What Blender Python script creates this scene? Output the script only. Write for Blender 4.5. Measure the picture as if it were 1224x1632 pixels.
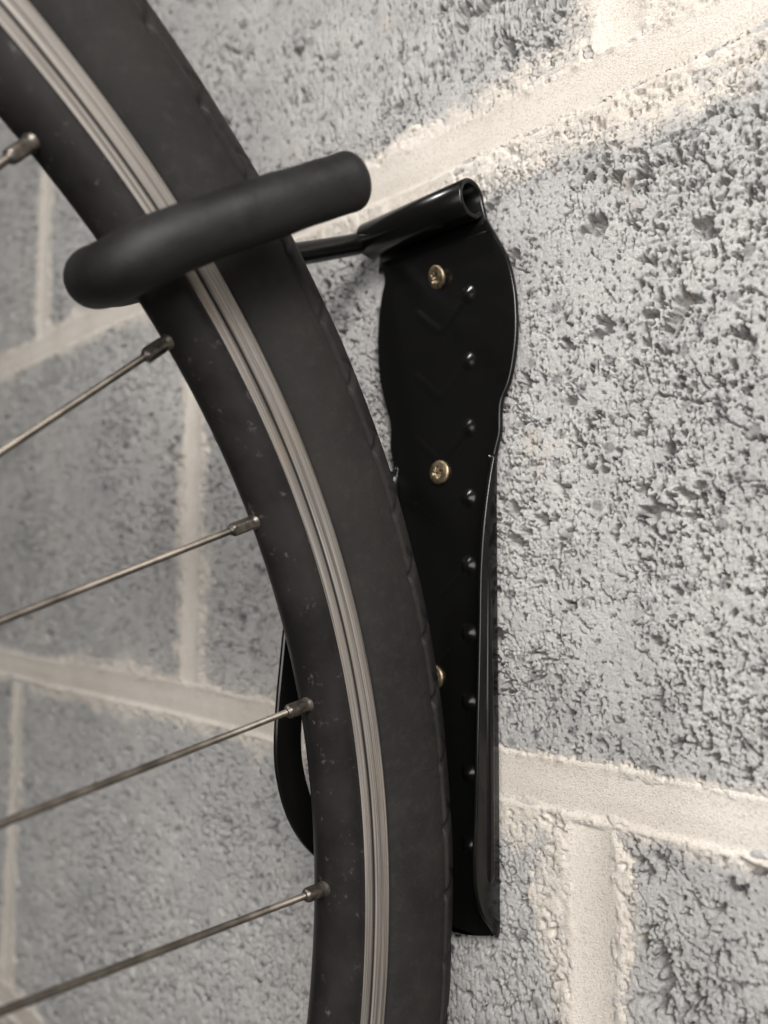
import bpy, math
import numpy as np
from mathutils import Vector, Matrix

# ------------------------------------------------------------------ scene, camera, world, lights
for o in list(bpy.data.objects):
    bpy.data.objects.remove(o)
SC = bpy.context.scene
COL = SC.collection
MM = 0.001                                   # everything below is measured in millimetres

def setup_camera():
    cd = bpy.data.cameras.new('camera')
    cam = bpy.data.objects.new('camera', cd)
    COL.objects.link(cam)
    cd.sensor_fit = 'VERTICAL'
    cd.sensor_height = 36.0
    cd.lens = 1256.45 / 1632 * 36.0
    cd.clip_start = 0.01
    cd.clip_end = 50
    right = Vector((0.71132167, 0.70284021, 0.00609281))
    up = Vector((0.05106858, -0.06032656, 0.99687146))
    fwd = Vector((-0.7010089, 0.70878512, 0.07880464))
    m = Matrix((right, up, -fwd)).transposed().to_4x4()
    m.translation = Vector((0, -219.02 * MM, 0))
    cam.matrix_world = m
    cd.dof.use_dof = True
    cd.dof.focus_distance = 0.246
    cd.dof.aperture_fstop = 7.6
    SC.camera = cam
setup_camera()

def setup_light():
    w = bpy.data.worlds.new('World')
    SC.world = w
    w.use_nodes = True
    bg = w.node_tree.nodes['Background']
    bg.inputs[0].default_value = (1.0, 0.96, 0.92, 1)
    bg.inputs[1].default_value = 0.06

    def area(name, loc, target, size, power, color, size_y=None):
        ld = bpy.data.lights.new(name, 'AREA')
        ld.energy = power
        ld.color = color
        ld.size = size
        if size_y:
            ld.shape = 'RECTANGLE'
            ld.size_y = size_y
        o = bpy.data.objects.new(name, ld)
        COL.objects.link(o)
        o.location = Vector(loc)
        d = Vector(target) - Vector(loc)
        o.rotation_euler = d.to_track_quat('-Z', 'Y').to_euler()
    area('light_front', (0.10, -0.50, 0.05), (-0.10, 0, 0.0), 0.34, 2.3, (1.0, 0.972, 0.945))
    area('light_right', (0.43, -0.53, 0.44), (-0.12, 0, -0.02), 0.36, 12.2, (1.0, 0.975, 0.95))
    area('light_above', (-1.1, -2.1, 3.1), (-0.2, 0, 0), 0.30, 60.0, (1.0, 0.985, 0.965))
    SC.view_settings.view_transform = 'Standard'
    SC.view_settings.look = 'None'
    SC.view_settings.exposure = 0.0
    SC.view_settings.gamma = 1.0
    SC.render.engine = 'CYCLES'
setup_light()

# ------------------------------------------------------------------ helpers
def mesh_obj(name, verts, faces, mat, parent=None, smooth=True):
    """verts: (n,3) in mm world; faces: list of tuples or an (m,4) int array. One mesh object."""
    v = np.asarray(verts, dtype=np.float64) * MM
    me = bpy.data.meshes.new(name)
    if isinstance(faces, np.ndarray):
        m = len(faces)
        k = faces.shape[1]
        me.vertices.add(len(v))
        me.vertices.foreach_set('co', v.astype(np.float32).ravel())
        me.loops.add(m * k)
        me.loops.foreach_set('vertex_index', faces.astype(np.int32).ravel())
        me.polygons.add(m)
        me.polygons.foreach_set('loop_start', np.arange(0, m * k, k, dtype=np.int32))
        me.update(calc_edges=True)
    else:
        me.from_pydata([tuple(p) for p in v], [], faces)
        me.update()
    if smooth:
        me.polygons.foreach_set('use_smooth', np.ones(len(me.polygons), dtype=bool))
    me.materials.append(mat)
    o = bpy.data.objects.new(name, me)
    COL.objects.link(o)
    if parent is not None:
        attach(o, parent)
    return o

ORIGIN = {}                                    # world origin of every thing, for parenting
def attach(o, parent):
    o.parent = parent
    root = ORIGIN.get(parent.name, Vector((0, 0, 0)))
    o.matrix_parent_inverse = Matrix.Translation(-root)
    ORIGIN[o.name] = Vector((0, 0, 0))

def thing(name, label, cat, loc, group=None):
    o = bpy.data.objects.new(name, None)
    COL.objects.link(o)
    o.location = Vector(loc) * MM
    ORIGIN[o.name] = Vector(loc) * MM
    o.empty_display_size = 0.02
    o['label'] = label
    o['category'] = cat
    if group:
        o['group'] = group
    return o

def grid_faces(nu, nv, wrap_u=False, wrap_v=False):
    iu = np.arange(nu if wrap_u else nu - 1)
    iv = np.arange(nv if wrap_v else nv - 1)
    a, b = np.meshgrid(iu, iv, indexing='ij')
    a2 = (a + 1) % nu
    b2 = (b + 1) % nv
    return np.stack([a * nv + b, a2 * nv + b, a2 * nv + b2, a * nv + b2], -1).reshape(-1, 4)

def catmull(pts, n):
    pts = np.asarray(pts, float)
    P = np.vstack([2 * pts[0] - pts[1], pts, 2 * pts[-1] - pts[-2]])
    out = []
    for i in range(1, len(P) - 2):
        p0, p1, p2, p3 = P[i - 1], P[i], P[i + 1], P[i + 2]
        for t in np.linspace(0, 1, n, endpoint=False):
            out.append(0.5 * ((2 * p1) + (-p0 + p2) * t + (2 * p0 - 5 * p1 + 4 * p2 - p3) * t * t
                              + (-p0 + 3 * p1 - 3 * p2 + p3) * t ** 3))
    out.append(P[-2])
    return np.array(out)

def tube(path, radii, seg=24, squash=None, up0=(0, 0, 1)):
    """Swept tube with closed ends; radii per path point."""
    path = np.asarray(path, float)
    n = len(path)
    radii = np.broadcast_to(np.asarray(radii, float), (n,))
    T = np.gradient(path, axis=0)
    T /= np.linalg.norm(T, axis=1)[:, None]
    N = np.array(up0, float)
    N -= T[0] * (N @ T[0])
    N /= np.linalg.norm(N)
    th = np.linspace(0, 2 * np.pi, seg, endpoint=False)
    V = []
    for i in range(n):
        N = N - T[i] * (N @ T[i])
        N /= np.linalg.norm(N)
        B = np.cross(T[i], N)
        V.append(path[i] + radii[i] * (np.cos(th)[:, None] * N + np.sin(th)[:, None] * B))
    V = np.array(V).reshape(-1, 3)
    F = [tuple(f) for f in grid_faces(n, seg, wrap_v=True)]
    F.append(tuple(range(seg - 1, -1, -1)))
    F.append(tuple((n - 1) * seg + k for k in range(seg)))
    return V, F

# vectorised noise -------------------------------------------------
def _hash(i, j, s):
    i = i.astype(np.int64)
    j = j.astype(np.int64)
    h = (i * 374761393 + j * 668265263 + s * 2147483647) & 0xFFFFFFFF
    h = ((h ^ (h >> 13)) * 1274126177) & 0xFFFFFFFF
    h = ((h ^ (h >> 16)) * 2246822519) & 0xFFFFFFFF
    return ((h ^ (h >> 15)) & 0xFFFFFF).astype(np.float32) / float(0xFFFFFF)

def vnoise(x, y, s):
    xi = np.floor(x)
    yi = np.floor(y)
    fx = (x - xi).astype(np.float32)
    fy = (y - yi).astype(np.float32)
    fx = fx * fx * fx * (fx * (fx * 6 - 15) + 10)
    fy = fy * fy * fy * (fy * (fy * 6 - 15) + 10)
    a = _hash(xi, yi, s)
    b = _hash(xi + 1, yi, s)
    c = _hash(xi, yi + 1, s)
    d = _hash(xi + 1, yi + 1, s)
    return ((a + (b - a) * fx) + ((c + (d - c) * fx) - (a + (b - a) * fx)) * fy) * 2 - 1

def fbm(x, y, s, octs=3, gain=0.5):
    r = 0
    a = 1.0
    for k in range(octs):
        r = r + a * vnoise(x * 2 ** k + 17.3 * k, y * 2 ** k - 9.1 * k, s + k)
        a *= gain
    return r

def worley(x, y, s):
    xi = np.floor(x)
    yi = np.floor(y)
    f1 = np.full(x.shape, 9.0, np.float32)
    f2 = np.full(x.shape, 9.0, np.float32)
    ident = np.zeros(x.shape, np.float32)
    for dx in (-1, 0, 1):
        for dy in (-1, 0, 1):
            cx = xi + dx
            cy = yi + dy
            px = cx + 0.1 + 0.8 * _hash(cx, cy, s)
            py = cy + 0.1 + 0.8 * _hash(cx, cy, s + 101)
            d = np.hypot(px - x, py - y).astype(np.float32)
            new = d < f1
            f2 = np.where(new, f1, np.minimum(f2, d))
            ident = np.where(new, _hash(cx, cy, s + 202), ident)
            f1 = np.where(new, d, f1)
    return f1, f2, ident

def sstep(a, b, x):
    t = np.clip((x - a) / (b - a), 0, 1)
    return t * t * (3 - 2 * t)

# ------------------------------------------------------------------ materials
class NT:
    def __init__(self, name):
        self.m = bpy.data.materials.new(name)
        self.m.use_nodes = True
        self.t = self.m.node_tree
        self.b = self.t.nodes['Principled BSDF']
        self.co = self.t.nodes.new('ShaderNodeNewGeometry').outputs['Position']
    def n(self, kind, **kw):
        nd = self.t.nodes.new(kind)
        for k, v in kw.items():
            setattr(nd, k, v)
        return nd
    def link(self, a, b):
        self.t.links.new(a, b)
    def noise(self, scale, detail=4, rough=0.55, co=None, dim='3D'):
        nd = self.n('ShaderNodeTexNoise')
        nd.inputs['Scale'].default_value = scale
        nd.inputs['Detail'].default_value = detail
        nd.inputs['Roughness'].default_value = rough
        self.link(co or self.co, nd.inputs['Vector'])
        return nd.outputs['Fac']
    def ramp(self, fac, stops, interp='LINEAR'):
        nd = self.n('ShaderNodeValToRGB')
        nd.color_ramp.interpolation = interp
        els = nd.color_ramp.elements
        els[0].position, els[0].color = stops[0][0], tuple(stops[0][1]) + (1,)
        els[1].position, els[1].color = stops[-1][0], tuple(stops[-1][1]) + (1,)
        for p, c in stops[1:-1]:
            e = els.new(p)
            e.color = tuple(c) + (1,)
        self.link(fac, nd.inputs['Fac'])
        return nd.outputs['Color']
    def gray(self, fac, a, b, va=0.0, vb=1.0):
        nd = self.n('ShaderNodeMapRange')
        nd.inputs['From Min'].default_value = a
        nd.inputs['From Max'].default_value = b
        nd.inputs['To Min'].default_value = va
        nd.inputs['To Max'].default_value = vb
        self.link(fac, nd.inputs['Value'])
        return nd.outputs['Result']
    def mix(self, fac, a, b, mode='MIX'):
        nd = self.n('ShaderNodeMix', data_type='RGBA', blend_type=mode)
        for sock, val in ((nd.inputs[0], fac), (nd.inputs[6], a), (nd.inputs[7], b)):
            if isinstance(val, (int, float)):
                sock.default_value = val
            elif isinstance(val, tuple):
                sock.default_value = val + (1,) if len(val) == 3 else val
            else:
                self.link(val, sock)
        return nd.outputs[2]
    def math(self, op, a, b=None):
        nd = self.n('ShaderNodeMath', operation=op)
        for sock, val in zip(nd.inputs, (a, b)):
            if val is None:
                continue
            if isinstance(val, (int, float)):
                sock.default_value = val
            else:
                self.link(val, sock)
        return nd.outputs[0]
    def bump(self, h, dist, strength=1.0, prev=None):
        nd = self.n('ShaderNodeBump')
        nd.inputs['Distance'].default_value = dist
        nd.inputs['Strength'].default_value = strength
        self.link(h, nd.inputs['Height'])
        if prev:
            self.link(prev, nd.inputs['Normal'])
        return nd.outputs['Normal']
    def set(self, **kw):
        for k, v in kw.items():
            s = self.b.inputs[k.replace('_', ' ')]
            if isinstance(v, (int, float)):
                s.default_value = v
            elif isinstance(v, tuple):
                s.default_value = v + (1,) if len(v) == 3 else v
            else:
                self.link(v, s)

def mat_block():
    k = NT('concrete_block')
    big = k.noise(14, 3, 0.5)
    mid = k.noise(70, 5, 0.6)
    fine = k.noise(1100, 4, 0.7)
    col = k.ramp(big, [(0.3, (0.43, 0.425, 0.415)), (0.5, (0.50, 0.49, 0.475)), (0.72, (0.56, 0.54, 0.515))])
    col = k.mix(k.gray(mid, 0.42, 0.68, 0, 0.5), col, (0.34, 0.338, 0.335))
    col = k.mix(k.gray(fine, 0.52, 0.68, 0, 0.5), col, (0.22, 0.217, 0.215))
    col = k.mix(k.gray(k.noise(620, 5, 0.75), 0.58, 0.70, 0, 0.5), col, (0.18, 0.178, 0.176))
    col = k.mix(k.gray(k.noise(800, 4, 0.7), 0.42, 0.32, 0, 0.5), col, (0.66, 0.65, 0.63))
    warm = k.noise(38, 4, 0.6)
    col = k.mix(k.gray(warm, 0.63, 0.74, 0, 0.35), col, (0.55, 0.46, 0.36))
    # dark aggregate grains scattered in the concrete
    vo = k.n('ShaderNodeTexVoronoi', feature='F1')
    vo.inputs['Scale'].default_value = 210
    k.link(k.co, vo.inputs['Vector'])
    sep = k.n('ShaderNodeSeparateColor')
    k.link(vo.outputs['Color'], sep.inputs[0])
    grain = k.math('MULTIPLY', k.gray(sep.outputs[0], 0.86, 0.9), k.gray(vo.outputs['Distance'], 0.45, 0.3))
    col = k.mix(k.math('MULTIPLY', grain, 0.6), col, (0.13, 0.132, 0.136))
    film = k.n('ShaderNodeAttribute', attribute_name='film').outputs['Fac']
    col = k.mix(film, col, (0.67, 0.62, 0.555))
    nrm = k.bump(k.noise(1700, 5, 0.75), 0.0006, 1.0)
    nrm = k.bump(k.noise(700, 5, 0.75), 0.0009, 0.9, nrm)
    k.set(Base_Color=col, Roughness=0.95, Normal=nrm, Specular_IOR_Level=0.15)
    return k.m

def mat_mortar():
    k = NT('mortar')
    big = k.noise(22, 4, 0.55)
    col = k.ramp(big, [(0.3, (0.61, 0.56, 0.495)), (0.55, (0.69, 0.64, 0.575)), (0.75, (0.73, 0.69, 0.63))])
    col = k.mix(k.gray(k.noise(1400, 2, 0.5), 0.52, 0.70, 0, 0.5), col, (0.36, 0.31, 0.25))
    col = k.mix(k.gray(k.noise(120, 4, 0.6), 0.6, 0.75, 0, 0.3), col, (0.5, 0.45, 0.4))
    nrm = k.bump(k.noise(1900, 4, 0.75), 0.0007, 1.0)
    k.set(Base_Color=col, Roughness=0.95, Normal=nrm, Specular_IOR_Level=0.1)
    return k.m

WC = np.array([-184.9, -320.8, -101.2])       # wheel centre
def wheel_polar(k):
    """radius from the wheel's axle (mm) and angle, from world position"""
    sub = k.n('ShaderNodeVectorMath', operation='SUBTRACT')
    sub.inputs[1].default_value = tuple(WC * MM)
    k.link(k.co, sub.inputs[0])
    sep = k.n('ShaderNodeSeparateXYZ')
    k.link(sub.outputs[0], sep.inputs[0])
    rr = k.math('SQRT', k.math('ADD', k.math('MULTIPLY', sep.outputs[1], sep.outputs[1]),
                               k.math('MULTIPLY', sep.outputs[2], sep.outputs[2])))
    ang = k.math('ARCTAN2', sep.outputs[2], sep.outputs[1])
    com = k.n('ShaderNodeCombineXYZ')
    k.link(rr, com.inputs[0])
    k.link(k.math('MULTIPLY', ang, 0.28), com.inputs[1])
    k.link(sep.outputs[0], com.inputs[2])
    return rr, com.outputs[0]

def stretch(k, vec, s):
    mp = k.n('ShaderNodeMapping')
    mp.inputs['Scale'].default_value = s
    k.link(vec, mp.inputs['Vector'])
    return mp.outputs[0]

def specks(k, scale, thresh, size):
    vo = k.n('ShaderNodeTexVoronoi', feature='F1')
    vo.inputs['Scale'].default_value = scale
    k.link(k.co, vo.inputs['Vector'])
    sep = k.n('ShaderNodeSeparateColor')
    k.link(vo.outputs['Color'], sep.inputs[0])
    return k.math('MULTIPLY', k.gray(sep.outputs[0], thresh, thresh + 0.002), k.gray(vo.outputs['Distance'], size, size * 0.5))

def mat_rubber():
    k = NT('tyre_rubber')
    rr, pol = wheel_polar(k)
    dust = k.noise(26, 5, 0.6)
    col = k.mix(k.gray(dust, 0.35, 0.75), (0.0085, 0.0077, 0.0071), (0.017, 0.0152, 0.0140))
    col = k.mix(k.gray(k.noise(300, 4, 0.7), 0.5, 0.8, 0, 0.35), col, (0.032, 0.029, 0.0265))
    col = k.mix(specks(k, 150, 0.965, 0.10), col, (0.35, 0.33, 0.30))
    nrm = k.bump(k.noise(1600, 2, 0.5), 0.0001, 0.6)
    k.set(Base_Color=col, Roughness=k.gray(dust, 0.3, 0.7, 0.55, 0.76), Normal=nrm, Specular_IOR_Level=0.22)
    return k.m

def mat_rim():
    k = NT('black_anodised_rim')
    rr, pol = wheel_polar(k)
    dust = k.noise(34, 6, 0.65)
    scuff = k.noise(240, 6, 0.75)
    col = k.mix(k.gray(dust, 0.4, 0.72), (0.007, 0.0062, 0.0061), (0.015, 0.0130, 0.0124))
    col = k.mix(k.gray(scuff, 0.60, 0.74, 0, 0.7), col, (0.10, 0.09, 0.085))
    drip = k.noise(46, 3, 0.6, stretch(k, pol, (1.8, 0.55, 1)))
    col = k.mix(k.gray(drip, 0.76, 0.775, 0, 0.45), col, (0.15, 0.145, 0.14))
    col = k.mix(specks(k, 230, 0.93, 0.11), col, (0.40, 0.37, 0.34))
    k.set(Base_Color=col, Roughness=k.gray(dust, 0.3, 0.75, 0.38, 0.58), Specular_IOR_Level=0.24)
    return k.m

def mat_track():
    k = NT('machined_aluminium')
    rr, pol = wheel_polar(k)
    line = k.noise(60, 3, 0.7, stretch(k, pol, (48, 0.25, 1)))
    line2 = k.noise(60, 3, 0.7, stretch(k, pol, (15, 0.15, 1)))
    stain = k.noise(40, 4, 0.6)
    col = k.ramp(line, [(0.32, (0.10, 0.088, 0.076)), (0.5, (0.27, 0.248, 0.225)), (0.70, (0.46, 0.435, 0.405))])
    col = k.mix(k.gray(line2, 0.42, 0.7, 0, 0.6), col, (0.19, 0.17, 0.15))
    col = k.mix(k.gray(stain, 0.5, 0.75, 0, 0.35), col, (0.30, 0.24, 0.185))
    # near-black colour ring along the wear groove, a thinner line above it
    g1 = k.math('MULTIPLY', k.gray(rr, 0.2742, 0.27435), k.gray(rr, 0.27545, 0.2753))
    g2 = k.math('MULTIPLY', k.gray(rr, 0.2776, 0.2778), k.gray(rr, 0.2781, 0.2779))
    col = k.mix(k.math('MULTIPLY', g1, 0.85), col, (0.03, 0.028, 0.027))
    col = k.mix(k.math('MULTIPLY', g2, 0.5), col, (0.08, 0.07, 0.06))
    nrm = k.bump(line, 0.0001, 0.5)
    k.set(Base_Color=col, Metallic=0.7, Roughness=k.gray(line2, 0.3, 0.7, 0.38, 0.6), Normal=nrm)
    return k.m

def mat_simple(name, base, rough, metal=0.0, var=0.0, spec=0.5, nscale=300, bumpd=0.0, coat=0.0):
    k = NT(name)
    nz = k.noise(nscale, 4, 0.6)
    dark = tuple(c * (1 - var) for c in base)
    lite = tuple(min(1, c * (1 + var)) for c in base)
    col = k.mix(k.gray(nz, 0.3, 0.7), dark, lite)
    k.set(Base_Color=col, Metallic=metal, Specular_IOR_Level=spec, Coat_Weight=coat,
          Roughness=k.gray(nz, 0.3, 0.7, rough * 0.88, min(1, rough * 1.12)))
    if bumpd:
        k.set(Normal=k.bump(k.noise(nscale * 3, 3, 0.6), bumpd, 0.6))
    return k.m

def mat_paint():
    k = NT('black_gloss_paint')
    nz = k.noise(120, 4, 0.6)
    col = k.mix(specks(k, 170, 0.965, 0.09), (0.0032, 0.0031, 0.003), (0.30, 0.29, 0.28))
    k.set(Base_Color=col, Roughness=k.gray(nz, 0.3, 0.7, 0.19, 0.27), Specular_IOR_Level=0.36,
          Normal=k.bump(k.noise(260, 2, 0.5), 0.00003, 0.4))
    return k.m

def mat_sleeve():
    k = NT('rubber_sleeve')
    nz = k.noise(60, 5, 0.65)
    col = k.mix(k.gray(nz, 0.35, 0.7), (0.006, 0.0058, 0.0057), (0.011, 0.0105, 0.0102))
    col = k.mix(specks(k, 140, 0.975, 0.09), col, (0.25, 0.24, 0.23))
    k.set(Base_Color=col, Roughness=k.gray(nz, 0.3, 0.7, 0.46, 0.64), Specular_IOR_Level=0.26,
          Normal=k.bump(k.noise(420, 5, 0.7), 0.00025, 0.7))
    return k.m

M_BLOCK = mat_block()
M_MORTAR = mat_mortar()
M_RUBBER = mat_rubber()
M_RIM = mat_rim()
M_TRACK = mat_track()
M_PAINT = mat_paint()
M_SLEEVE = mat_sleeve()
M_SPOKE = mat_simple('dull_steel_spoke', (0.12, 0.104, 0.086), 0.46, 0.85, 0.45, nscale=160)
M_NIPPLE = mat_simple('tarnished_nipple', (0.12, 0.105, 0.09), 0.42, 0.85, 0.5, nscale=400)
M_SCREW = mat_simple('yellow_zinc_screw', (0.27, 0.215, 0.14), 0.48, 1.0, 0.45, nscale=500, bumpd=0.00004)
M_HUB = mat_simple('black_hub', (0.02, 0.02, 0.021), 0.35, 0.4, 0.2)

# ------------------------------------------------------------------ block wall
BED = [-65.8 + 225 * k for k in range(-2, 4)]      # bed joint heights
# course i lies between BED[i] and BED[i+1]; one upright joint of each course:
COURSE_X = [-353.0, -127.9, -356.3, -113.4, -353.0]

def bed_z(i, x):
    return BED[i] + 1.6 * vnoise(x / 90.0, np.full_like(x, i * 7.7), 31)

def joint_distance(x, z):
    """signed distance to nearest bed (up positive) and to nearest upright joint of the course"""
    db = np.full(x.shape, 1e3, np.float32)
    for i in range(len(BED)):
        d = z - bed_z(i, x)
        db = np.where(np.abs(d) < np.abs(db), d, db)
    ci = np.clip(np.floor((z - BED[0]) / 225).astype(int), 0, len(COURSE_X) - 1)
    x0 = np.array(COURSE_X)[ci]
    dp = (x - x0 + 225) % 450 - 225
    dp = dp + 1.3 * vnoise(z / 60.0, ci * 5.5, 77)
    return db, dp.astype(np.float32)

def block_height(x, z):
    wx = x + 0.8 * vnoise(x / 4.0, z / 4.0, 5) + 0.3 * vnoise(x / 1.5, z / 1.5, 6)
    wz = z + 0.8 * vnoise(x / 4.0, z / 4.0, 8) + 0.3 * vnoise(x / 1.5, z / 1.5, 9)
    h = 0.35 * fbm(x / 40, z / 40, 11, 3)
    patch = fbm(x / 30, z / 30, 21, 3)
    rough = np.clip(0.75 + 0.6 * patch, 0.3, 1.25)
    for size, amp, crack, w, seed, lo in ((13.0, 0.09, 3.8, 0.032, 41, 0.22), (6.2, 0.11, 3.2, 0.05, 43, 0.20), (3.1, 0.12, 2.2, 0.095, 45, 0.2), (1.7, 0.08, 0.9, 0.2, 47, 0.12)):
        f1, f2, idn = worley(wx / size, wz / size, seed)
        dome = 1 - np.minimum(f1 / 0.72, 1) ** 2.5
        openness = sstep(lo, lo + 0.5, fbm(x / (size * 1.3) + 3, z / (size * 1.3), seed + 60, 3) + 0.35 * patch)
        edge = 1 - sstep(0.0, w, f2 - f1)
        h = h + rough * (amp * dome * (0.3 + 1.0 * idn) + amp * 1.0 * (idn - 0.5)) - crack * edge * openness
    # ragged open pores between the grains, small and large
    for size, depth, lo, seed in ((11.0, 5.0, 1.08, 91), (4.6, 4.5, 1.02, 93), (2.4, 3.4, 0.94, 95), (1.5, 2.4, 0.88, 97)):
        p = fbm(wx / size, wz / size, seed, 4, 0.62) + 0.15 * patch
        h = h - depth * sstep(lo, lo + 0.16, p)
    h = h + 0.12 * fbm(x / 1.2, z / 1.2, 71, 2)
    return h - 0.3

def mortar_height(x, z, hb=None):
    db, dp = joint_distance(x, z)
    ab, ap = np.abs(db), np.abs(dp)
    if hb is None:
        hb = block_height(x, z)
    # tooled bed: flat face leaning back towards the bottom, small lip below
    bed = np.where(db > 0, -0.6 + 0.7 * (db / 8.5) ** 2, -0.6 - 0.7 * np.minimum(-db / 7.0, 1.0))
    bed = bed + 1.4 * sstep(6.0, 8.4, -db)
    prp = -1.3 + 1.1 * (np.minimum(ap, 7.5) / 7.5) ** 2
    use_bed = (ab < 9.5) | (ab <= ap)
    d = np.where(use_bed, ab, ap)
    d = np.where(ab < 9.5, np.minimum(d, ab), d)
    m = np.where(use_bed, np.where(ab < 9.5, bed, 0.1), prp)
    m = m + 0.10 * fbm(x / 16, z / 16, 151, 2) + 0.05 * fbm(x / 1.4, z / 1.4, 152, 2)
    sm = np.clip(0.5 + 0.5 * fbm(x / 48, z / 48, 131, 2), 0, 1.2)
    reach = 8.5 + 9.5 * sm ** 1.5 + 2.5 * fbm(x / 12, z / 12, 133, 3)
    # mortar smeared wide where the upper bed meets its upright
    reach = reach + 14.0 * np.exp(-(((x + 112) / 62) ** 2 + ((z - 160) / 42) ** 2))
    reach = reach + 8.0 * np.exp(-(((x + 190) / 60) ** 2 + ((z - 148) / 25) ** 2))
    grain = fbm(x / 3.2, z / 3.2, 141, 3)
    t = (d - 8.0) / np.maximum(reach - 8.0, 1.0)
    smear = 0.30 * hb + 0.42 - 0.95 * t + 0.30 * grain + 0.42 * fbm(x / 8.5, z / 8.5, 143, 2)
    smear = smear - 14.0 * sstep(1.25, 2.4, t)
    k = sstep(6.8, 10.0, d + 0.9 * grain)
    m = m * (1 - k) + smear * k
    hole = fbm(x / 5.0, z / 5.0, 161, 2)
    m = m - 2.5 * sstep(0.92, 1.08, hole) * sstep(7, 10, d)
    return m, d, reach

def axis_lines(a, b, fine, breaks):
    """grid lines between a and b; breaks: list of (lo, hi, step)"""
    out = [a]
    while out[-1] < b - 1e-6:
        st = fine
        for lo, hi, s in breaks:
            if lo <= out[-1] < hi:
                st = s
        out.append(min(b, out[-1] + st))
    if len(out) > 2 and out[-1] - out[-2] < 0.3 * fine:
        out.pop(-2)
    return np.array(out)

XB = [(-2000, -700, 5.0), (-700, -560, 2.0), (-560, -420, 1.4), (-420, -310, 0.9), (-310, -62, 0.44), (-62, 40, 1.6), (40, 2000, 5)]
ZB = [(-2000, -320, 4.0), (-320, -200, 1.15), (-200, -125, 0.8), (-125, 190, 0.47), (190, 400, 1.0), (400, 2000, 4.0)]

WALL = thing('block_wall', 'rough grey concrete block wall with cream mortar joints behind the wheel', 'wall', (-250, 0, -290))

def build_block(x0, x1, z0, z1):
    xs = axis_lines(x0, x1, 1.0, XB)
    zs = axis_lines(z0, z1, 1.0, ZB)
    X, Z = np.meshgrid(xs, zs, indexing='ij')
    h = block_height(X, Z)
    e = np.minimum(np.minimum(X - x0, x1 - X), np.minimum(Z - z0, z1 - Z))
    e = e + 1.2 * fbm(X / 6, Z / 6, 171, 2)
    h = h - 4.5 * (1 - sstep(-1.0, 4.5, e)) ** 2
    nx, nz = X.shape
    V = np.stack([X, -h, Z], -1).reshape(-1, 3)
    F = grid_faces(nx, nz)
    # sides and back: skirt
    ring = np.concatenate([np.arange(nz) + 0, (np.arange(1, nx)) * nz + nz - 1,
                           (nx - 1) * nz + np.arange(nz - 2, -1, -1), np.arange(nx - 2, 0, -1) * nz])
    base = len(V)
    back = V[ring].copy()
    back[:, 1] = 100
    V = np.vstack([V, back])
    n = len(ring)
    k = np.arange(n)
    k2 = (k + 1) % n
    S = np.stack([ring[k], ring[k2], base + k2, base + k], -1)
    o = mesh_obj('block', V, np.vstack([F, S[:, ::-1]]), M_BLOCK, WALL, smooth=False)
    # film of cream mortar left on the block face near the joints
    m, d, reach = mortar_height(X, Z, h)
    film = (1 - sstep(0.7, 1.15, d / (reach + 2))) * (0.75 + 0.55 * fbm(X / 6, Z / 6, 181, 3))
    film = np.clip(film, 0, 0.92)
    at = o.data.attributes.new('film', 'FLOAT', 'POINT')
    at.data.foreach_set('value', np.concatenate([film.ravel(), np.zeros(n)]).astype(np.float32))

for i in range(1, 4):
    z0, z1 = BED[i] + 4.5, BED[i + 1] - 4.5
    xj = COURSE_X[i]
    for k in (-2, -1, 0):
        xl, xr = xj + 450 * k, xj + 450 * (k + 1)
        if xl > 180 or xr < -760:
            continue
        build_block(xl + 4.5, xr - 4.5, z0, z1)
for k in (-2, -1, 0):                               # the course below shows a corner only
    build_block(COURSE_X[0] + 450 * k + 4.5, COURSE_X[0] + 450 * (k + 1) - 4.5, BED[0] + 4.5, BED[1] - 4.5)

def build_mortar():
    xs = axis_lines(-1000, 315, 1.0, [(a, b, s * 1.25) for a, b, s in XB])
    zs = axis_lines(BED[0], BED[4] + 20, 1.0, [(a, b, s * 1.25) for a, b, s in ZB])
    X, Z = np.meshgrid(xs, zs, indexing='ij')
    db, dp = joint_distance(X, Z)
    keep = np.minimum(np.abs(db), np.abs(dp)) < 40
    nx, nz = X.shape
    idx = np.where(keep.ravel())[0]
    h, d, r = mortar_height(X.ravel()[idx], Z.ravel()[idx])
    V = np.stack([X.ravel()[idx], -h, Z.ravel()[idx]], -1)
    remap = np.full(nx * nz, -1, np.int64)
    remap[idx] = np.arange(len(idx))
    F = remap[grid_faces(nx, nz)]
    F = F[(F >= 0).all(1)]
    mesh_obj('mortar', V, F, M_MORTAR, WALL)
build_mortar()

# ------------------------------------------------------------------ bracket
BR = thing('bicycle_wall_bracket', 'glossy black steel wall bracket with rubber-sleeved hook holding the bicycle wheel', 'bracket', (-184, 0, -118))

def interp(z, pts):
    p = np.array(sorted(pts, key=lambda q: q[1]))
    zs, xs = p[:, 1], p[:, 0]
    # monotone-ish cubic through the points
    m = np.gradient(xs, zs)
    k = np.clip(np.searchsorted(zs, z) - 1, 0, len(zs) - 2)
    hh = zs[k + 1] - zs[k]
    t = np.clip((z - zs[k]) / hh, 0, 1)
    return ((2 * t ** 3 - 3 * t ** 2 + 1) * xs[k] + (t ** 3 - 2 * t ** 2 + t) * hh * m[k]
            + (-2 * t ** 3 + 3 * t ** 2) * xs[k + 1] + (t ** 3 - t ** 2) * hh * m[k + 1])

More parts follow.
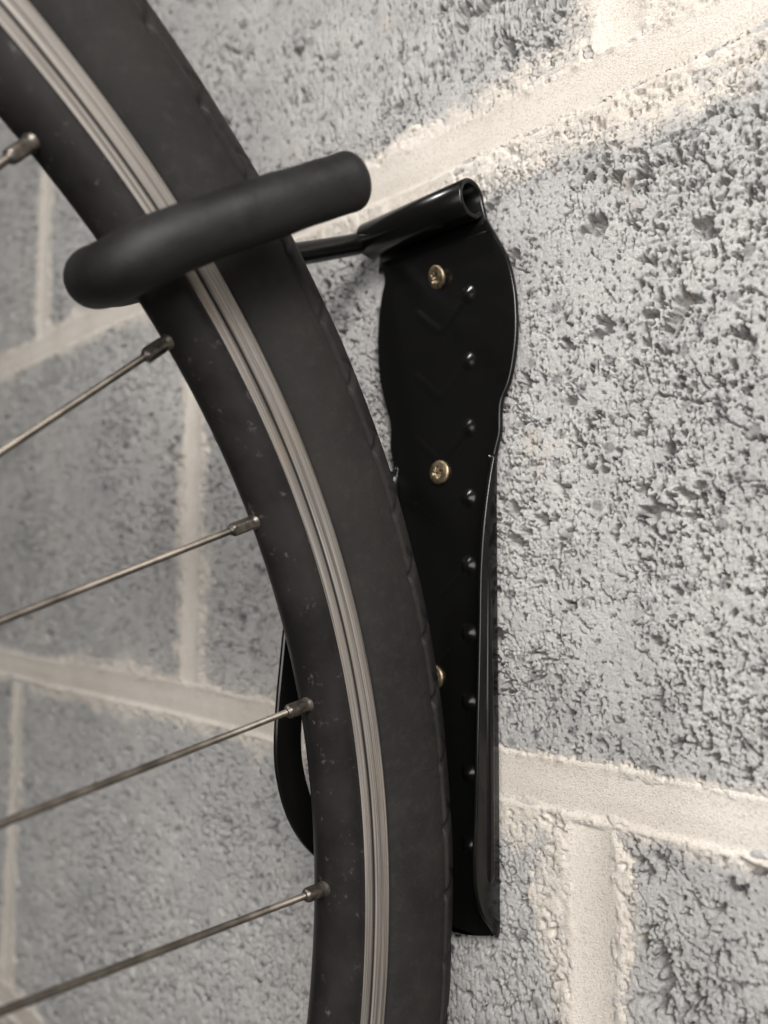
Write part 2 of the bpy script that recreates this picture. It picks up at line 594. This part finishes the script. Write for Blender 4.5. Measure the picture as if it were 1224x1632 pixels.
RPTS = [(-164.2, 125.6), (-159.0, 117), (-155.6, 110.7), (-152.0, 98.7), (-150.9, 87.6), (-151.6, 74.8), (-154.2, 64.6),
        (-157.2, 58.6), (-157.7, 54), (-157.8, 48.5), (-160.0, 40.5), (-160.2, 34), (-160.4, 3), (-160.2, -40), (-160, -118)]
LPTS = [(-217.5, 125.6), (-215.2, 121), (-213.5, 116), (-215.3, 109), (-216.6, 101), (-217.0, 87.8), (-215.5, 74.9), (-212.3, 64.5),
        (-210.2, 58.6), (-209.8, 54), (-209.9, 48.5), (-208, 40.5), (-207.8, 34), (-207.6, 3), (-207.8, -40), (-208, -118)]

def back_plate():
    zs = np.linspace(-116.2, 125.6, 240)
    xr = interp(zs, RPTS)
    xl = interp(zs, LPTS)
    V = []
    ncol = 14
    for z, a, b in zip(zs, xl, xr):
        tp = max(0.0, (z - 119.0) / 6.6)              # top leans back into the rolled barrel
        yo = 0.9 * tp * tp
        ring = [(a + 0.9 + (b - a - 1.8) * t, -4.0) for t in np.linspace(0, 1, ncol)]
        ring += [(b - 0.35, -3.9), (b, -3.5), (b, -2.3), (b - 0.3, -2.0), (a + 0.3, -2.0), (a, -2.3), (a, -3.5), (a + 0.35, -3.9)]
        low = max(0.0, (-96.0 - z) / 20.0)           # the lower end is cut to a shallow curve
        V += [(x, y + yo, z - 5.0 * low * (1 - ((x + 184) / 24.2) ** 2)) for x, y in ring]
    n = ncol + 8
    F = [tuple(f) for f in grid_faces(len(zs), n, wrap_v=True)]
    F += [tuple(range(n)), tuple((len(zs) - 1) * n + k for k in range(n - 1, -1, -1))]
    return mesh_obj('back_plate', V, F, M_PAINT, BR)
PLATE = back_plate()

def chevron(zc):
    """raised V pressed into the plate"""
    pts = catmull([(-171.0, zc), (-177.6, zc - 5.6), (-182.4, zc - 9.6), (-184.4, zc - 10.6), (-186.4, zc - 9.6), (-191.2, zc - 5.6), (-197.8, zc)], 8)
    n = len(pts)
    T = np.gradient(pts, axis=0)
    T /= np.linalg.norm(T, axis=1)[:, None]
    N = np.stack([-T[:, 1], T[:, 0]], 1)
    s = np.linspace(0, 1, n)
    L = np.linalg.norm(np.diff(pts, axis=0), axis=1).sum()
    dist = np.minimum(s, 1 - s) * L
    sec = np.linspace(-1, 1, 13)
    V = []
    for i in range(n):
        ed = min(dist[i] / 2.8, 1.0)
        rr = math.sqrt(max(0.0, 1 - (1 - ed) ** 2))
        for q in sec:
            hgt = (0.38 if zc > 45 else 0.16) * rr * (math.cos(q * math.pi) * 0.5 + 0.5)
            p = pts[i] + N[i] * q * (0.25 + 2.75 * rr)
            V.append((p[0], -3.93 - hgt, p[1]))
    F = [tuple(f) for f in grid_faces(n, 13)]
    for ex in (-171.4,):                              # rounded boss at the tip
        base = len(V)
        R, H, nr, na = 4.3, (1.3 if zc > 45 else 1.6), 16, 36
        for i in range(nr):
            r = R * (i + 0.02) / (nr - 1)
            for j in range(na):
                t = 2 * math.pi * j / na
                V.append((ex + r * math.cos(t), -3.94 - H * 0.5 * (1 + math.cos(math.pi * min(1, r / R))), zc - 0.4 + r * math.sin(t)))
        F += [tuple(int(q) + base for q in f)[::-1] for f in grid_faces(nr, na, wrap_v=True)]
        F.append(tuple(base + j for j in range(na)))
    mesh_obj('chevron_ridge', V, F, M_PAINT, PLATE)
for zc in (99.6, 75.4, 51.8, 27.0, 3.6, -19.6, -42.8, -66.6, -90.4):
    chevron(zc)

def side_flange(xo, sgn):
    """folded side of the lower tray; sgn = +1 outer face to the right"""
    prof = [(4.0, 41), (5.2, 37.3), (8.4, 24.3), (11.2, 3.4), (12.0, -17.1), (12.8, -37.2), (13.6, -57), (14.3, -76.5),
            (15.1, -94), (14.6, -99), (13.2, -103.8), (11.4, -107.6), (9.0, -111), (6.3, -114), (3.8, -117.2)]
    zs = np.linspace(-117.2, 41, 130)
    dep = interp(zs, prof)
    th = 1.7
    V = []
    for z, d in zip(zs, dep):
        x = xo + sgn * 0.05
        d = max(d, 4.05)
        ring = [(x - sgn * 1.3, -2.05), (x - sgn * 0.35, -2.35), (x, -3.2), (x, -d + 0.5), (x - sgn * 0.25, -d + 0.12), (x - sgn * th * 0.5, -d),
                (x - sgn * (th - 0.25), -d + 0.12), (x - sgn * th, -d + 0.5), (x - sgn * (th + 0.3), min(-4.6, -3.9)), (x - sgn * (th + 1.5), -3.8)]
        V += [(a, b, z) for a, b in ring]
    n = 10
    F = [tuple(f) for f in grid_faces(len(zs), n, wrap_v=True)]
    F += [tuple(range(n)), tuple((len(zs) - 1) * n + k for k in range(n - 1, -1, -1))]
    fl = mesh_obj('side_flange', V, F, M_PAINT, BR)
    # long raised rib pressed along the flange
    zz = np.linspace(-99.5, 2.0, 60)
    V = []
    sec = np.linspace(-1, 1, 9)
    for z in zz:
        ed = min(1, (z + 99.5) / 2.5) ** 0.5 * min(1, (2.0 - z) / 45.0) ** 0.5
        for q in sec:
            hgt = 1.1 * ed * math.sqrt(max(0, 1 - q * q))
            V.append((xo + sgn * (0.03 + hgt), -7.2 + q * (0.3 + 1.5 * ed), z))
    mesh_obj('flange_rib', V, [tuple(f) for f in grid_faces(len(zz), 9)], M_PAINT, fl)
side_flange(-160.0, 1)
side_flange(-208.0, -1)

def side_guard():
    """flat bowed strap standing off the far side of the tray"""
    path = catmull([(-3.0, 34), (-16, 30), (-36, 17), (-47.5, -8), (-51.2, -32), (-52.8, -54), (-51.2, -67), (-46.2, -79.5), (-37.2, -90.5), (-22, -101), (-4, -106)], 10)
    T = np.gradient(path, axis=0)
    T /= np.linalg.norm(T, axis=1)[:, None]
    N = np.stack([T[:, 1], -T[:, 0]], 1)
    V = []
    hw, th = 5.4, 0.9
    xc = -208.4
    for p, nn in zip(path, N):
        for a, b in ((-hw + .4, -th), (-hw, -th + .4), (-hw, th - .4), (-hw + .4, th), (hw - .4, th), (hw, th - .4), (hw, -th + .4), (hw - .4, -th)):
            q = p + nn * a
            V.append((xc + b, q[0], q[1]))
    F = [tuple(f) for f in grid_faces(len(path), 8, wrap_v=True)]
    F += [tuple(range(7, -1, -1)), tuple((len(path) - 1) * 8 + k for k in range(8))]
    mesh_obj('side_guard', V, F, M_PAINT, BR, smooth=False)
side_guard()

def barrel():
    """sheet rolled over at the top into a tube for the hook"""
    cy, cz, ro, th = -9.3, 130.9, 7.0, 1.9
    sec = [(-3.1, 119.5), (-2.75, 122.5), (-2.35, 126)]
    a0 = 0.0
    for a in np.linspace(0, 325, 60):
        r = ro - th / 2
        sec.append((cy + r * math.cos(math.radians(a)), cz + r * math.sin(math.radians(a))))
    sec = np.array(sec)
    T = np.gradient(sec, axis=0)
    T /= np.linalg.norm(T, axis=1)[:, None]
    N = np.stack([-T[:, 1], T[:, 0]], 1)
    outer = sec - N * th / 2
    inner = sec + N * th / 2
    V = []
    def ends(s):
        return -217.0 - 0.0 * s, -165.0
    n = len(sec)
    for k in range(n):
        xl, xr = ends(k / n)
        if k < 3:
            xr += (3 - k) * 0.8
        o, i = outer[k], inner[k]
        m = sec[k]
        ring = [(xl, *(o * .75 + i * .25)), (xl + .45, *o), (xr - .45, *o), (xr, *(o * .75 + i * .25)), (xr, *(i * .75 + o * .25)),
                (xr - .45, *i), (xl + .45, *i), (xl, *(i * .75 + o * .25))]
        V += ring
    F = [tuple(f) for f in grid_faces(n, 8, wrap_v=True)]
    F += [tuple(range(8)), tuple((n - 1) * 8 + k for k in range(7, -1, -1))]
    mesh_obj('hook_barrel', V, F, M_PAINT, BR)
barrel()

def hook():
    ctrl = [(-172, -9.3, 130.9), (-200, -9.3, 130.9), (-213.5, -9.6, 130.7), (-218.0, -14.5, 128.6), (-219.2, -26, 123.6), (-218.8, -42, 116.6),
            (-217, -75, 102.3), (-214.5, -104, 90), (-211, -115.5, 84.6), (-203, -125.5, 79.3), (-188, -132.8, 74), (-175, -136.0, 70.6),
            (-166.3, -135.0, 71.2), (-160.6, -127.2, 76.9), (-153.5, -107.5, 88.9), (-145.0, -82, 103.6)]
    path = catmull(ctrl, 12)
    rod_end = 12 * 8
    V, F = tube(path[:rod_end], 4.1, 20, up0=(0, 1, 0))
    rod = mesh_obj('hook_rod', V, F, M_PAINT, BR)
    sl = path[12 * 6 + 3:]
    L = np.concatenate([[0], np.cumsum(np.linalg.norm(np.diff(sl, axis=0), axis=1))])
    # resample with rounded ends
    tot = L[-1]
    s = np.concatenate([np.array([0, .1, .4, .9, 1.6]), np.linspace(3, tot - 6, 90), tot - np.array([4.4, 3.2, 2.2, 1.4, .8, .35, .1, 0])])
    P = np.stack([np.interp(s, L, sl[:, k]) for k in range(3)], 1)
    R = np.full(len(s), 7.5)
    R += 0.12 * np.sin(s * 0.21) + 0.06 * np.sin(s * 0.53 + 1)
    d = tot - s
    cap = 4.2
    t = np.clip(1 - d / cap, 0, 1)
    R -= cap * (1 - np.sqrt(np.maximum(0, 1 - t * t)))
    t = np.clip(1 - s / 1.6, 0, 1)
    R -= 1.6 * (1 - np.sqrt(np.maximum(0, 1 - t * t)))
    V, F = tube(P, R, 40, up0=(0, 0, 1))
    F.pop()                                            # dished end cap with moulding mark instead of a flat disc
    n = len(P)
    ax = P[-1] - P[-4]
    ax /= np.linalg.norm(ax)
    cen = P[-1]
    last = V[(n - 1) * 40:n * 40]
    rings = []
    for fr, dz in ((0.8, 0.12), (0.62, 0.18), (0.5, 0.15), (0.42, -0.45), (0.3, -0.55), (0.12, -0.55)):
        rings.append(cen + (last - cen) * fr + ax * dz)
    V = np.vstack([V] + rings)
    F = F + [((n - 1 + k) * 40 + j, (n - 1 + k) * 40 + (j + 1) % 40, (n + k) * 40 + (j + 1) % 40, (n + k) * 40 + j)
             for k in range(len(rings)) for j in range(40)]
    F.append(tuple((n - 1 + len(rings)) * 40 + k for k in range(40)))
    mesh_obj('rubber_sleeve', V, F, M_SLEEVE, rod)
hook()

def screw(x, y, z, tilt=(0, 0), turn=20.0):
    R, nr, na = 4.5, 26, 96
    V = []
    rad = np.linspace(0.02, 1, nr) ** 0.9 * R
    ca = math.radians(turn)
    for r in rad:
        for a in np.linspace(0, 2 * math.pi, na, endpoint=False):
            q = r / R
            h = 1.55 * (1 - 0.42 * q ** 2.4) - (0.35 * max(0, (q - 0.86) / 0.14) ** 2)
            u, v = r * math.cos(a), r * math.sin(a)
            cu, cv = u * math.cos(ca) + v * math.sin(ca), -u * math.sin(ca) + v * math.cos(ca)
            ra = r
            cross = max(min(abs(cu), abs(cv)) - 0.0, 0)
            c1 = min(max((0.62 - min(abs(cu), abs(cv))) / 0.25, 0), 1) * min(max((2.35 - ra) / 0.5, 0), 1)
            du, dv = (cu + cv) * 0.7071, (cv - cu) * 0.7071
            c2 = min(max((0.22 - min(abs(du), abs(dv))) / 0.15, 0), 1) * min(max((2.2 - ra) / 0.4, 0), 1)
            core = min(max((1.25 - ra) / 0.4, 0), 1)
            h -= max(1.2 * c1, 0.4 * c2, 1.25 * core) * (1.0 - 0.25 * q)
            V.append((u, -h, v))
    for a in np.linspace(0, 2 * math.pi, na, endpoint=False):     # skirt and shank side
        V.append((R * 0.97 * math.cos(a), 0.25, R * 0.97 * math.sin(a)))
    for a in np.linspace(0, 2 * math.pi, na, endpoint=False):
        V.append((2.2 * math.cos(a), 0.6, 2.2 * math.sin(a)))
    for a in np.linspace(0, 2 * math.pi, na, endpoint=False):
        V.append((2.0 * math.cos(a), 40, 2.0 * math.sin(a)))
    F = [tuple(f)[::-1] for f in grid_faces(nr + 3, na, wrap_v=True)]
    F.append(tuple(range(na)))
    V = np.array(V)
    m = Matrix.Rotation(math.radians(tilt[0]), 3, 'Z') @ Matrix.Rotation(math.radians(tilt[1]), 3, 'X')
    V = V @ np.array(m).T + np.array([x, y, z])
    mesh_obj('screw', V, F, M_SCREW, BR)
screw(-185.0, -4.8, 109.0, (-12, 18), 35)
screw(-184.2, -4.1, 36.7, (0, 0), 12)
screw(-186.8, -4.1, -36.4, (0, 0), 50)

# ------------------------------------------------------------------ bicycle wheel
WH = thing('bicycle_wheel', 'black bicycle wheel with bare metal brake track hanging on the hook', 'bicycle wheel', (WC[0], WC[1], WC[2] - 316))

ANG = np.radians(np.concatenate([np.arange(-14, 76, 0.13), np.arange(76, 346, 1.5)]))

def revolve(prof, ang=ANG):
    """prof: (n,2) of (radius, x offset)"""
    prof = np.asarray(prof, float)
    r, x = prof[:, 0], prof[:, 1]
    ca, sa = np.cos(ang)[:, None], np.sin(ang)[:, None]
    return np.stack([np.broadcast_to(WC[0] + x, (len(ang), len(r))), WC[1] + ca * r, WC[2] + sa * r], -1)

def tyre():
    side = [(277.0, 8.6), (281.4, 9.6), (282.6, 10.6), (283.6, 11.6), (285.2, 12.9), (288, 14.6), (291, 16.0), (294, 16.9), (297, 17.25), (299.2, 17.2),
            (299.9, 17.15), (300.4, 17.75), (301.2, 17.85), (303.0, 17.2), (305.2, 16.0), (307.4, 14.2), (309.4, 12.2), (311.4, 9.6), (313.4, 6.6), (314.8, 3.4), (315.8, 0)]
    half = catmull(side, 4)
    prof = np.vstack([half, (half * [1, -1])[-2::-1]])
    V = revolve(prof)
    na, npf = V.shape[:2]
    r, x = prof[:, 0], prof[:, 1]
    # shoulder sipes: short notches that cut the tread edge at intervals, and thin slits between
    A = np.degrees(ANG)[:, None]
    rr = r[None, :]
    cutv = np.zeros((na, npf))
    period = 360.0 / 92
    for off, w, depth, r0, r1, slope in ((0.0, 0.28, 1.45, 299.6, 306.5, 0.10), (1.75, 0.17, 0.9, 301.5, 308.5, -0.14)):
        ph = (A - off - (rr - 300) * slope * np.sign(x[None, :] + 1e-6) + period / 2) % period - period / 2
        amp = 0.45 + 0.75 * _hash(np.floor((A - off) / period + 0.5 + 0 * rr), 0 * A + 0 * rr, 7)
        cutv += amp * depth * np.exp(-(ph / w) ** 2) * sstep(r0 - 0.4, r0 + 0.5, rr) * (1 - sstep(r1 - 1.0, r1 + 0.6, rr))
    # circumferential groove in the tread
    cutv += 1.3 * np.exp(-((np.abs(x)[None, :] - 7.2) / 0.9) ** 2) * (rr > 308)
    dirx = np.where(np.abs(x) > 0, np.sign(x), 0) * np.clip(np.abs(x) / 17, 0, 1)
    ca, sa = np.cos(ANG)[:, None], np.sin(ANG)[:, None]
    dr = np.sqrt(1 - np.clip(dirx, -1, 1) ** 2 * 0.9)
    V = V.copy()
    V[:, :, 0] -= cutv * dirx[None, :]
    V[:, :, 1] -= cutv * dr[None, :] * ca
    V[:, :, 2] -= cutv * dr[None, :] * sa
    wob = 0.12 * np.sin(np.radians(A) * 46) + 0.1 * np.sin(np.radians(A) * 27 + 1)
    V[:, :, 0] += wob * dirx[None, :]
    return mesh_obj('tyre', V.reshape(-1, 3), grid_faces(na, npf, wrap_u=True), M_RUBBER, WH)
tyre()

def rim():
    half = np.array([(280.0, 8.4), (281.3, 8.6), (281.6, 9.4), (281.5, 10.2), (280.9, 10.35), (275.9, 10.35), (275.6, 9.2), (274.3, 9.2), (274.0, 10.35), (271.6, 10.35), (271.1, 10.55), (270.2, 10.4), (269.0, 9.8), (267.6, 8.6), (266.3, 7.0),
                     (265.2, 5.4), (264.2, 3.6), (263.5, 1.8), (263.2, 0)])
    prof = np.vstack([half, (half * [1, -1])[-2::-1]])
    V = revolve(prof[::-1])
    o = mesh_obj('rim', V.reshape(-1, 3), grid_faces(V.shape[0], V.shape[1], wrap_u=True), M_RIM, WH)
    for s in (1, -1):
        pr = [(281.3, 10.3), (281.1, 10.85), (280.6, 10.95), (279.2, 10.9), (278.3, 10.86), (277.9, 10.7), (277.5, 10.88), (276.6, 10.92),
              (275.55, 10.9), (275.3, 10.4), (275.1, 9.6), (274.6, 9.5), (274.4, 10.4), (274.15, 10.95), (273.4, 10.9), (272.2, 10.95), (271.5, 10.85), (271.2, 10.3)]
        pr = np.array(pr) * [1, s]
        W = revolve(pr if s < 0 else pr[::-1])
        mesh_obj('brake_track', W.reshape(-1, 3), grid_faces(W.shape[0], W.shape[1], wrap_u=True), M_TRACK, o)
    return o
rim()

def spoke(ang, side, hub_ang, flange_x):
    a = math.radians(ang)
    h = math.radians(hub_ang)
    A = WC + np.array([side * 0.6, 264.5 * math.cos(a), 264.5 * math.sin(a)])
    B = WC + np.array([side * flange_x, 20 * math.cos(h), 20 * math.sin(h)])
    d = (B - A) / np.linalg.norm(B - A)
    V, F = tube(np.array([A + d * 6, A + d * 60, B - d * 12, B]), 0.98, 12, up0=(0.3, 0.5, 0.8))
    sp = mesh_obj('spoke', V, F, M_SPOKE, WH)
    # threaded nipple: round collar in the rim, squared body, small shoulder at the spoke
    stations = [(-1.0, 2.35, 0), (1.3, 2.35, 0), (1.7, 2.1, 0), (2.2, 1.95, 0), (2.9, 1.95, 1), (3.5, 2.0, 1), (8.0, 2.0, 1), (8.6, 1.95, 0.6), (9.0, 1.55, 0), (9.2, 1.2, 0), (9.6, 1.12, 0)]
    seg = 24
    up = np.array([0.2, 0.7, 0.7])
    N = up - d * (up @ d)
    N /= np.linalg.norm(N)
    Bn = np.cross(d, N)
    V = []
    for s, r, sq in stations:
        for k in range(seg):
            t = 2 * math.pi * k / seg + 0.3
            c, sn = math.cos(t), math.sin(t)
            m = max(abs(c), abs(sn))
            rad = r * ((1 - sq) + sq * min(0.86 / m, 1.06))
            V.append(A + d * s + rad * (c * N + sn * Bn))
    n = len(stations)
    F = [tuple(f) for f in grid_faces(n, seg, wrap_v=True)] + [tuple(range(seg - 1, -1, -1)), tuple((n - 1) * seg + k for k in range(seg))]
    mesh_obj('nipple', V, F, M_NIPPLE, sp)

VIS = [(49.95, 1, 227.5, 30), (38.12, -1, 258.5, 30), (26.13, -1, 112, 30), (13.67, 1, 103, 16), (1.54, 1, 92, 30)]
for v in VIS:
    spoke(*v)
n_more = 25
for k in range(1, n_more):
    a = 49.95 + (360 - 48.41) * k / n_more
    sd = -1 if k % 2 else 1
    spoke(a, sd, a + (75 if (k // 2) % 2 else -75), 30)

def hub():
    pr = np.array([(2.5, -50), (5, -50), (5, -36), (9, -36), (24, -31.5), (24, -28.5), (10, -26), (8, -10), (8, 10), (10, 26), (24, 28.5), (24, 31.5), (9, 36), (5, 36), (5, 50), (2.5, 50)], float)
    W = revolve(pr, np.radians(np.arange(0, 360, 6)))
    mesh_obj('hub', W.reshape(-1, 3), grid_faces(W.shape[0], W.shape[1], wrap_u=True), M_HUB, WH, smooth=False)
hub()
